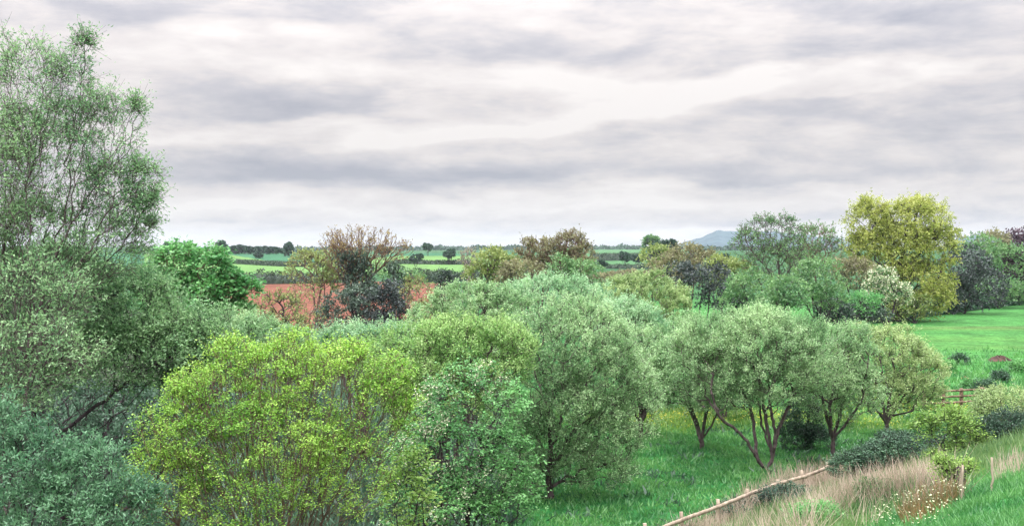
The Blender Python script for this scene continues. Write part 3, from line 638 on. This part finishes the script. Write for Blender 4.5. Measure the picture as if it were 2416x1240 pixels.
T('hawthorn_tree', 'green layered hawthorn with cream blossom sprays and a dark hollow', 'tree', 26, 1080,
  [(1110, 960, 110, 90), (1080, 1060, 130, 90), (1140, 1130, 110, 80), (1010, 1120, 80, 100), (1060, 1200, 150, 70), (1180, 1190, 70, 50), (1190, 1080, 60, 60)], leaf='hawthorn', bark='bark_dark', n=1300, inner=.6, m=3, tl=.36, lp=10, ln=.075, wd=.05, rb=.1,
  tipmin=.005, up=0.0, out=1.0, rand=.5, flat=1.8, nstem=6, extra=[('blossom', 'blossom', .22, .050, .040, lambda P: (P[:, 1] < 26.6) & (P[:, 0] < -1.0+.9*np.sin(P[:, 2]*3)))])
T('elder_bush', 'yellow leaved elder shoot in the shadow between the maple and hawthorn', 'bush', 21.5, 960, [(960, 1180, 60, 80), (985, 1110, 40, 50)], leaf='elder', bark='bark_dark', n=160, nstem=7, inner=.2, m=2, tl=.25, lp=8, ln=.08, wd=.05, rb=.03, tipmin=.005, flat=1.2)
# bushes around the sallows and on the bank
def B(name, label, px, py, lobes, leaf, n, ls, **k):
    d = float(hit(px, py)[1]); ls *= .8; n = int(n*1.2); kk = dict(m=4, tl=ls*3.6, lp=8, ln=ls, wd=ls*.6, rb=.04, tipmin=.005, inner=.4, sub=4, nstem=8, bark='bark_dark'); kk.update(k)
    return T(name, label, 'bush', d, px, lobes, leaf=leaf, n=n, **kk)
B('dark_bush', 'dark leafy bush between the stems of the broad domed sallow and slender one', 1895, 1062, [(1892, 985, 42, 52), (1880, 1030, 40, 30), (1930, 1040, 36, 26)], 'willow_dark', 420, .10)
B('olive_bush', 'rounded olive bush with a dark underside at the right edge', 2370, 1030, [(2370, 965, 70, 50), (2400, 1000, 50, 44), (2330, 990, 40, 36)], 'sallow_olive', 620, .085)
B('dark_bush', 'dark leaves added as painted shade on the underside of the rounded olive bush', 2390, 1036, [(2380, 1015, 60, 36), (2330, 1020, 36, 26)], 'willow_dark', 360, .08)  # added dark leaf mass paints the shaded underside of the olive bush
B('elder_bush', 'yellow green elder bush between the brambles and the rounded olive bush', 2240, 1090, [(2230, 1000, 40, 36), (2285, 1030, 36, 34), (2185, 1010, 30, 26), (2265, 1075, 40, 30), (2215, 1095, 26, 30), (2320, 1060, 26, 30), (2250, 1120, 22, 30)], 'elder', 420, .095, lp=6, flat=1.0)
B('leafy_bush', 'green leafy bush around a dark stump on the bank', 2250, 1165, [(2240, 1128, 12, 22), (2275, 1108, 15, 12), (2225, 1098, 12, 12), (2262, 1150, 10, 12)], 'elder', 70, .06, inner=.1, gaps=.9)
B('bramble_bush', 'dark mound of brambles above the dry grass', 2080, 1118, [(2060, 1088, 66, 36), (2000, 1100, 46, 26), (2110, 1070, 60, 36)], 'bramble', 700, .085, flat=1.5, up=0.1)
B('bramble_bush', 'dark bramble ridge running right under the rightmost sallow', 2165, 1078, [(2165, 1052, 60, 28), (2215, 1060, 46, 30), (2110, 1040, 40, 20)], 'bramble', 560, .085, flat=1.5, up=.1)
B('bramble_bush', 'low brambles on the bank under the pale fence', 1800, 1205, [(1760, 1205, 80, 18), (1860, 1172, 70, 20), (1690, 1228, 60, 14)], 'bramble', 620, .075, flat=1.5, up=.1)
B('leafy_bush', 'bright green leafy clump low in front of the dry grass', 1930, 1250, [(1925, 1225, 56, 22)], 'fresh', 200, .06)
B('leafy_bush', 'low green bush on the dry grass slope above the bright clump', 2060, 1200, [(2065, 1175, 40, 26)], 'grass_bank', 200, .06)
for i, (px, py, rx, ry, lb) in enumerate(((2265, 850, 16, 9, 'dark weed clump beside the left mound of soil'), (2240, 868, 12, 9, 'tiny dark weed clump below the left mound of soil'), (2360, 892, 14, 10, 'dark weed clump left of the pasture edge at the frame side'), (2290, 912, 14, 8, 'left one of two low weed clumps above the brown rail fence'), (2325, 915, 20, 9, 'right one of two low weed clumps above the brown rail fence'), (2405, 868, 16, 10, 'weed clump at the right edge under the soil mounds'))):
    B('weed_clump', lb, px, py+ry, [(px, py, rx, ry)], 'bramble' if i % 2 == 0 else 'hawthorn', 60, .13, rb=.02)

# soil mounds in the pasture
def mound(label, px, py, wpx, hpx):
    p = hit(px, py); s = p[1]/FPX; bm_v = []
    nu, nv = 28, 10
    for j in range(nv+1):
        for i in range(nu):
            a = i/nu*2*math.pi; r = 1-j/nv
            k = 1+.25*math.sin(3*a+px)+.15*math.sin(7*a)
            bm_v.append((math.cos(a)*r*wpx*s*.5*k, math.sin(a)*r*wpx*s*.35*k, hpx*s*(1-r**2)*(1+.3*math.sin(5*a+j))-.05))
    f = [(j*nu+i, j*nu+(i+1) % nu, (j+1)*nu+(i+1) % nu, (j+1)*nu+i) for j in range(nv) for i in range(nu)]
    o = mesh_np('soil_mound', np.array(bm_v), np.array(f), M['soil'], smooth=True); o.location = p
    tag(o, label, 'soil mound', 'soil mounds in the pasture')
mound('flat dark mound of bare soil on the right of the pasture', 2358, 852, 60, 12)
mound('small dark mound of bare soil beside the weed clump in the pasture', 2243, 853, 34, 9)
M['soil_red'] = rough_mat('red_soil', (.22, .08, .06), (.34, .14, .1), 3, .5, .1)
mound('small reddish patch of soil among the pasture weeds', 2276, 893, 22, 6); bpy.data.objects[-1] if False else None
for o in bpy.data.objects:
    if o.get('label') == 'small reddish patch of soil among the pasture weeds': o.data.materials[0] = M['soil_red']

# ------------------------------------------------------------------ fences
def beam(name, a, b, w, h, mat, parent, base):
    a = np.array(a, float); b = np.array(b, float); D = unit(b-a)
    ref = np.array([0, 0, 1.]) if abs(D[2]) < .8 else np.array([1., 0, 0])
    U = unit(np.cross(D, ref)); V_ = np.cross(U, D)
    ks = 6; vs = []
    for k in range(ks+1):
        c = a+(b-a)*k/ks+R.normal(size=3)*.006
        for (su, sv) in ((-1, -1), (1, -1), (1.0, 1), (-1, 1)):
            vs.append(c+U*su*w/2*(1-.04*(k % 2))+V_*sv*h/2-base)
    f = [(4*k+i, 4*k+(i+1) % 4, 4*k+4+(i+1) % 4, 4*k+4+i) for k in range(ks) for i in range(4)]+[(3, 2, 1, 0), (4*ks, 4*ks+1, 4*ks+2, 4*ks+3)]
    return mesh_np(name, np.array(vs), np.array(f), mat, parent)
b0 = np.array([FP[0]-1.5*FU[0], FP[1]-1.5*FU[1], 0.]); b0[2] = hz(b0[0], b0[1])
fr = empty('wooden_fence', b0); tag(fr, 'weathered pale post and rail fence sloping across the foot of the bank', 'fence')
prev = None
for i in range(8):
    q = b0[:2]+FU*1.82*i; g = hz(*q); lean = R.normal(size=2)*.04
    hgt = .72+R.uniform(0, .14)
    beam('post', (q[0], q[1], g-.2), (q[0]+lean[0], q[1]+lean[1], g+hgt), .09, .09, M['fence'], fr, b0)
    e = np.array([q[0]-FN[0]*-.08, q[1]-FN[1]*-.08, g+.62+R.normal()*.03])
    if prev is not None:
        beam('rail', prev, e, .05, .10, M['fence'], fr, b0)
    prev = e
p0 = hit(2228, 960); fb = empty('rail_fence', p0); tag(fb, 'brown post and rail fence in the pasture above the elder bush', 'fence')
prev = None
for i, (px, py) in enumerate(((2180, 966), (2226, 966), (2268, 963), (2316, 961), (2362, 960))):
    q = hit(px, py); beam('post', q-np.array([0, 0, .1]), q+np.array([0, 0, 1.05]), .14, .14, M['fence_brown'], fb, p0)
    if prev is not None:
        for hh in (.35, .65, .95): beam('rail', prev+np.array([0, -.09, hh]), q+np.array([0, -.09, hh]), .05, .10, M['fence_brown'], fb, p0)
    prev = q
def stake(label, px, py, h, w, mat):
    q = hit(px, py); o = beam('stake', q-np.array([0, 0, .15]), q+np.array([.02, .01, h]), w, w, mat, None, q); o.location = q; tag(o, label, 'stake', 'stakes on the grass bank')
stake('pale wooden stake left of the bright grass slope', 2268, 1188, .62, .026, M['fence'])
stake('pale wooden stake standing alone in the grass near the right edge', 2340, 1158, .55, .028, M['fence'])
stake('short dark stump beside the leafy bush', 2263, 1162, .5, .17, M['bark_dark'])

# ------------------------------------------------------------------ grass and herbs
def blades(name, label, cat, X, Y, h, w, leaf, lean=.35, sink=0, zoff=0):
    n = len(X); Z = H(X, Y)-.02+zoff
    a = R.uniform(0, 6.283, n); hh = h*R.uniform(.45, 1.35, n)*(1+.35*np.sin(X*1.9+2*np.sin(Y*1.1))*np.sin(Y*2.3+X*.7))
    dx, dy = np.cos(a), np.sin(a); ww = w*R.uniform(.6, 1.3, n)/2
    le = R.normal(size=(n, 2))*lean*hh[:, None]
    v = np.empty((n, 4, 3), np.float32)
    v[:, 0] = np.stack([X-dx*ww, Y-dy*ww, Z], -1); v[:, 1] = np.stack([X+dx*ww, Y+dy*ww, Z], -1)
    v[:, 2] = np.stack([X+dx*ww*.5+le[:, 0]*.9, Y+dy*ww*.5+le[:, 1]*.9, Z+hh*.9], -1)
    v[:, 3] = np.stack([X+le[:, 0], Y+le[:, 1], Z+hh], -1)
    cl = .45*np.sin(X*1.3+np.sin(Y*.8)*2)*np.sin(Y*1.1)+.3
    o = mesh_np(name, v.reshape(-1, 3), np.arange(4*n).reshape(n, 4), LM[leaf], tint=np.repeat(cl+R.uniform(0, .6, n), 4))
    return tag(o, label, cat, kind='stuff')
def clumped(x0, x1, y0, y1, n, cond, sp=.35):
    """positions gathered in tussocks"""
    k = max(1, n//14); cx = R.uniform(x0, x1, k); cy = R.uniform(y0, y1, k)
    X = np.repeat(cx, 14)+R.normal(size=k*14)*sp; Y = np.repeat(cy, 14)+R.normal(size=k*14)*sp
    g = cond(X, Y); return X[g], Y[g]
X, Y = clumped(-4, 34, 26, 64, 190000, lambda x, y: (S(x, y) < .2) & (np.abs(x) < .5*y) & (x > -.6+.6*np.sin(y*.6)))
blades('meadow_grass', 'lush green meadow grass beneath the sallows', 'grass', X, Y, .16, .05, 'grass', lean=.5)
X, Y = clumped(0, 26, 8, 44, 150000, lambda x, y: (S(x, y) > .1) & (S(x, y) < 8.6) & (x > .02*y) & (x < .52*y))
blades('bank_grass', 'mixed rough grass on the bank below the camera', 'grass', X, Y, .28, .026, 'grass_bank')
X, Y = clumped(2, 14, 8, 34, 170000, lambda x, y: (S(x, y) > 7.6) & (S(x, y) < 16) & (x > .2*y) & (x < .56*y), .15)
blades('bank_grass', 'short bright green grass in the lower right corner', 'grass', X, Y, .13, .018, 'grass', lean=.5)
def pix_region(poly, n):
    """ground points whose flat outline was measured on the bank"""
    xs = [p[0] for p in poly]; ys = [p[1] for p in poly]
    W_ = [hit(*p) for p in poly]; pw = [(w[0], w[1]) for w in W_]
    x0, x1 = min(p[0] for p in pw), max(p[0] for p in pw); y0, y1 = min(p[1] for p in pw), max(p[1] for p in pw)
    X, Y = clumped(x0, x1, y0, y1, int(n), lambda x, y: inpoly(x, y, pw), .13); return X, Y
X, Y = pix_region([(1850, 1310), (1890, 1262), (1960, 1218), (2060, 1165), (2150, 1145), (2228, 1140), (2234, 1172), (2120, 1190), (2010, 1215), (1930, 1250), (1860, 1310)], 18000)
X2, Y2 = pix_region([(1600, 1330), (1800, 1215), (2000, 1150), (2260, 1120), (2290, 1185), (2100, 1230), (1900, 1320)], 4500)
X, Y = np.concatenate([X, X2]), np.concatenate([Y, Y2])
blades('dry_grass', 'pinkish buff dry grass standing along the bank', 'dry grass', X, Y, .56, .015, 'dry', lean=.34)
k = R.uniform(size=len(X)) < .7
blades('bank_grass', 'green shoots growing up through the dry grass', 'grass', X[k]+R.normal(size=k.sum())*.15, Y[k], .40, .026, 'grass_bank', lean=.35)
X, Y = pix_region([(1850, 1135), (1960, 1105), (2020, 1130), (1900, 1165), (1760, 1200), (1740, 1180)], 3500)
blades('dry_grass', 'thin dry stalks around the end of the pale fence', 'dry grass', X, Y, .6, .02, 'dry', lean=.25)
X, Y = pix_region([(2340, 1110), (2416, 1080), (2440, 1110), (2350, 1140)], 900)
blades('dry_grass', 'patch of buff dry grass at the right edge', 'dry grass', X, Y, .4, .018, 'dry', lean=.2)
X, Y = pix_region([(2120, 1225), (2170, 1175), (2250, 1165), (2260, 1190), (2190, 1225), (2140, 1245)], 5000)
blades('rusty_weeds', 'rust brown dying weeds below the dry grass', 'weeds', X, Y, .26, .022, 'rust', lean=.35)
X, Y = pix_region([(2060, 1245), (2130, 1205), (2250, 1170), (2300, 1180), (2260, 1230), (2200, 1275), (2060, 1290)], 700)
n = len(X); Z = H(X, Y)+R.uniform(.15, .45, n)
o = mesh_np('cow_parsley', *(lambda t: (t[0], t[1]))(leaves_np(np.stack([X, Y, Z], -1), unit(rnd(n)*np.array([1, 1, .3])), .032, .03, np.zeros(n), 2.5)), LM['blossom'])
tag(o, 'creamy cow parsley heads at the edge of the bright grass', 'wildflowers', kind='stuff')
X, Y = clumped(-34, 1, 10, 64, 60000, lambda x, y: (np.abs(x) < .6*y) & (x < -.2+.5*np.sin(y*.6)), .6)
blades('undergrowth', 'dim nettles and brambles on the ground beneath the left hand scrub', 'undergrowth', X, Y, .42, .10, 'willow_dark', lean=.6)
X, Y = clumped(0, 30, 26, 60, 5000, lambda x, y: (S(x, y) < .2) & (np.abs(x) < .5*y), .22)
blades('meadow_weeds', 'darker broad leaved weeds among the meadow grass', 'weeds', X, Y, .20, .13, 'willow_dark', lean=.8)
t = R.uniform(-2, 13, 4000); q = R.normal(0, .3, 4000)
blades('dry_grass', 'pale dead grass caught along the wooden fence', 'dry grass', b0[0]+FU[0]*t+FN[0]*q, b0[1]+FU[1]*t+FN[1]*q, .45, .02, 'dry', lean=.4)
# yellow buttercup swards, rough pasture tussocks and shade herbs
XX, YY, FX, FY = [], [], [], []
for (px, py, sx, sy, nn) in ((1640, 985, 4.5, 2.2, 3000), (1800, 990, 5, 2, 3000), (2180, 965, 4.5, 3, 3000), (1560, 1000, 3, 2, 2000), (2080, 1000, 4, 2, 1500)):
    gx, gy = gpx(px, py); XX.append(R.normal(gx, sx*.6, nn)); YY.append(R.normal(gy, sy*.6, nn))
X, Y = np.concatenate(XX), np.concatenate(YY)
blades('yellow_grass', 'yellow green sward glowing behind the sallow stems', 'grass', X, Y, .28, .06, 'grass_yellow', lean=.5)
k = R.uniform(size=len(X)) < .12; X, Y = X[k]+R.normal(size=k.sum())*.2, Y[k]; n = len(X)
v, f, tv = leaves_np(np.stack([X, Y, H(X, Y)+R.uniform(.2, .38, n)], -1), unit(rnd(n)*np.array([1, 1, .3])), .06, .055, R.uniform(0, 1, n), 2.5)
tag(mesh_np('buttercups', v, f, LM['buttercup'], tint=tv), 'yellow buttercups dotted through the sward behind the sallow stems', 'wildflowers', kind='stuff')
X, Y = clumped(18, 60, 55, 96, 42000, lambda x, y: (np.abs(x-.42*y) < .1*y) & (R.uniform(size=len(x)) < np.clip((94-y)/25, 0, 1)*np.clip((y-53)/8, 0, 1)), .5)
blades('rough_grass', 'uneven tussocky grass in the weedy part of the pasture', 'grass', X, Y, .26, .10, 'grass', lean=.5)
X, Y = clumped(2, 14, 8, 30, 900, lambda x, y: (S(x, y) > 8) & (S(x, y) < 15) & (x > .2*y) & (x < .56*y), 1.2)

# ------------------------------------------------------------------ haze
def haze_box():
    z0, z1 = -14., 160.
    v = [(x, y, z) for z in (z0, z1) for x, y in ((-10500, -10500), (10500, -10500), (10500, 10500), (-10500, 10500))]
    f = [(3, 2, 1, 0), (4, 5, 6, 7), (0, 1, 5, 4), (1, 2, 6, 5), (2, 3, 7, 6), (3, 0, 4, 7)]
    m, nt, out = new_mat('haze_air')
    p = nt.nodes.new('ShaderNodeVolumePrincipled'); p.inputs['Color'].default_value = (.72, .80, .96, 1); p.inputs['Density'].default_value = .00006
    nt.links.new(p.outputs[0], out.inputs['Volume'])
    o = mesh_np('haze', np.array(v, float), np.array(f), m); tag(o, 'thin blue haze over the far land', 'haze', kind='stuff')
haze_box()

# ------------------------------------------------------------------ sky: layered cloud above a clear-sky model
w = bpy.data.worlds.new('World'); scene.world = w; w.use_nodes = True
nt = w.node_tree; nt.nodes.clear(); N = nt.nodes.new; L = nt.links.new
SUN_EL, SUN_AZ = math.radians(48), math.radians(215)      # azimuth from +Y, clockwise: behind the camera to the left
sky = N('ShaderNodeTexSky'); sky.sky_type = 'NISHITA'; sky.sun_disc = False; sky.sun_elevation = SUN_EL; sky.sun_rotation = SUN_AZ
tc = N('ShaderNodeTexCoord'); sp = N('ShaderNodeSeparateXYZ'); L(tc.outputs['Generated'], sp.inputs[0])
def math_(op, a, b=None, c=None, clamp=False):
    n = N('ShaderNodeMath'); n.operation = op; n.use_clamp = clamp
    for i, v in enumerate((a, b, c)):
        if v is None: continue
        if isinstance(v, (int, float)): n.inputs[i].default_value = v
        else: L(v, n.inputs[i])
    return n.outputs[0]
az = math_('ARCTAN2', sp.outputs['X'], sp.outputs['Y']); el = math_('ARCSINE', sp.outputs['Z'])
cmb = N('ShaderNodeCombineXYZ')
L(math_('MULTIPLY', az, 1.0), cmb.inputs[0]); L(math_('MULTIPLY', el, 2.7), cmb.inputs[1])
def noise(sc, det, vec, rough=.55, dist=0, off=(0, 0, 0), stretch=(1, 1, 1)):
    mp = N('ShaderNodeMapping'); mp.inputs['Location'].default_value = off; mp.inputs['Scale'].default_value = stretch; L(vec, mp.inputs[0])
    n = N('ShaderNodeTexNoise'); n.inputs['Scale'].default_value = sc; n.inputs['Detail'].default_value = det
    n.inputs['Roughness'].default_value = rough; n.inputs['Distortion'].default_value = dist; L(mp.outputs[0], n.inputs['Vector']); return n.outputs['Fac']
wx = noise(4, 5, cmb.outputs[0], off=(3, 1, 0)); wy = noise(4, 5, cmb.outputs[0], off=(7, 9, 0))
azw = math_('ADD', az, math_('MULTIPLY', math_('SUBTRACT', wx, .5), .26)); elw = math_('ADD', el, math_('MULTIPLY', math_('SUBTRACT', wy, .5), .075))
total = None
# cloud banks of this sky: centre (px,py), half size, tilt, strength (+ dark underside, - bright gap)
banks = [(720, 275, 330, 34, -.03, .75), (430, 240, 260, 60, .10, .35), (700, 420, 420, 50, .02, .85), (1150, 430, 380, 40, -.04, .55), (1800, 420, 330, 28, .02, .65),
         (2300, 330, 300, 60, -.05, .6), (1950, 300, 260, 34, .05, .4), (2100, 60, 330, 40, .12, .6), (1900, 150, 420, 28, -.05, .4), (150, 60, 260, 60, 0, .4), (700, 60, 420, 34, .02, .35),
         (1300, 130, 320, 40, 0, .25), (500, 545, 200, 12, 0, .3), (1900, 520, 600, 14, -.02, .35), (2380, 170, 160, 40, 0, .4), (1300, 350, 240, 24, 0, .3), (2380, 460, 160, 20, 0, .35),
         (700, 190, 260, 40, 0, -.6), (1600, 230, 420, 40, -.12, -.75), (1150, 310, 330, 22, -.14, -.75), (650, 505, 330, 26, 0, -.7), (1450, 480, 350, 26, -.05, -.6), (2200, 470, 300, 26, -.08, -.4),
         (1250, 60, 200, 40, 0, -.3), (2100, 220, 300, 22, -.08, -.5), (1500, 545, 700, 18, 0, -.4), (350, 340, 200, 16, 0, -.4), (1300, 200, 200, 40, 0, -.3)]
for (px, py, sx, sy, tl_, amp) in banks:
    a0 = math.atan((px-CX)/FPX); e0 = math.atan((HY-py)/FPX); sx, sy = sx/FPX, sy/FPX
    da = math_('SUBTRACT', azw, a0); de = math_('SUBTRACT', elw, e0)
    c, s = math.cos(tl_), math.sin(tl_)
    u = math_('MULTIPLY', math_('ADD', math_('MULTIPLY', da, c), math_('MULTIPLY', de, -s)), 1/sx)
    v = math_('MULTIPLY', math_('ADD', math_('MULTIPLY', da, s), math_('MULTIPLY', de, c)), 1/sy)
    v = math_('MAXIMUM', math_('MULTIPLY', v, .85), math_('MULTIPLY', v, -1.9))
    q = math_('ADD', math_('MULTIPLY', u, u), math_('MULTIPLY', v, v))
    g = math_('MULTIPLY', math_('EXPONENT', math_('MULTIPLY', q, -1)), amp)
    total = g if total is None else math_('ADD', total, g)
nb = noise(5.5, 7, cmb.outputs[0], .58, .3, (1.3, 4, 0), (1, 1.6, 1)); nf = noise(17, 6, cmb.outputs[0], .6, .2, (5, 2, 0), (1, 1.15, 1))
dark = math_('ADD', math_('ADD', math_('MULTIPLY', total, .66), math_('MULTIPLY', math_('SUBTRACT', nb, .5), 1.5)), math_('MULTIPLY', math_('SUBTRACT', nf, .5), .8))
dark = math_('ADD', dark, .35, clamp=True)
ramp = N('ShaderNodeValToRGB'); cr = ramp.color_ramp
cr.elements[0].position = 0; cr.elements[0].color = (.85, .805, .785, 1)
cr.elements[1].position = 1; cr.elements[1].color = (.40, .405, .465, 1)
e = cr.elements.new(.35); e.color = (.72, .675, .67, 1); e = cr.elements.new(.65); e.color = (.545, .53, .565, 1)
L(dark, ramp.inputs[0])
# overhead sky boosted far beyond a natural overcast, to brighten the foliage
sinz = math_('MAXIMUM', sp.outputs['Z'], 0); fac = math_('MULTIPLY_ADD', math_('POWER', sinz, 2.2), 10.5, 1.0)
lo = N('ShaderNodeVectorMath'); lo.operation = 'SCALE'; L(ramp.outputs[0], lo.inputs[0]); L(math_('MULTIPLY', fac, 10.0), lo.inputs['Scale'])
mx = N('ShaderNodeMix'); mx.data_type = 'RGBA'; mx.inputs[0].default_value = .97
L(sky.outputs[0], mx.inputs[6]); L(lo.outputs[0], mx.inputs[7])
bg = N('ShaderNodeBackground'); bg.inputs['Strength'].default_value = .1; L(mx.outputs[2], bg.inputs['Color'])
wo = N('ShaderNodeOutputWorld'); L(bg.outputs[0], wo.inputs['Surface'])
w.cycles.sampling_method = 'MANUAL'; w.cycles.sample_map_resolution = 512

sl = bpy.data.lights.new('sun', 'SUN'); sl.energy = 1.5; sl.angle = math.radians(14); sl.color = (1, .96, .9)
so = bpy.data.objects.new('sun', sl); COL.objects.link(so)
import mathutils
sd = mathutils.Vector((math.sin(SUN_AZ)*math.cos(SUN_EL), math.cos(SUN_AZ)*math.cos(SUN_EL), math.sin(SUN_EL)))
so.rotation_euler = sd.to_track_quat('Z', 'Y').to_euler()

# ------------------------------------------------------------------ camera and render settings
cd = bpy.data.cameras.new('camera'); cam = bpy.data.objects.new('camera', cd); COL.objects.link(cam)
cam.location = (0, 0, CAMZ); cam.rotation_euler = (math.radians(90), 0, 0)
cd.sensor_width = 36; cd.lens = FPX/2416*36; cd.shift_y = (HY-620)/2416; cd.clip_end = 30000; cd.clip_start = .1
scene.camera = cam
scene.view_settings.view_transform = 'Standard'; scene.view_settings.look = 'None'; scene.view_settings.exposure = 0; scene.view_settings.gamma = 1
cy = scene.cycles
cy.max_bounces = 6; cy.diffuse_bounces = 4; cy.glossy_bounces = 2; cy.transmission_bounces = 4; cy.volume_bounces = 1; cy.transparent_max_bounces = 8
cy.use_denoising = True; cy.denoiser = 'OPENIMAGEDENOISE'; cy.denoising_input_passes = 'RGB_ALBEDO_NORMAL'; cy.denoising_prefilter = 'ACCURATE'
cy.sample_clamp_indirect = 4
print('faces', sum(len(o.data.polygons) for o in scene.objects if o.type == 'MESH'), 'objects', len(scene.objects))
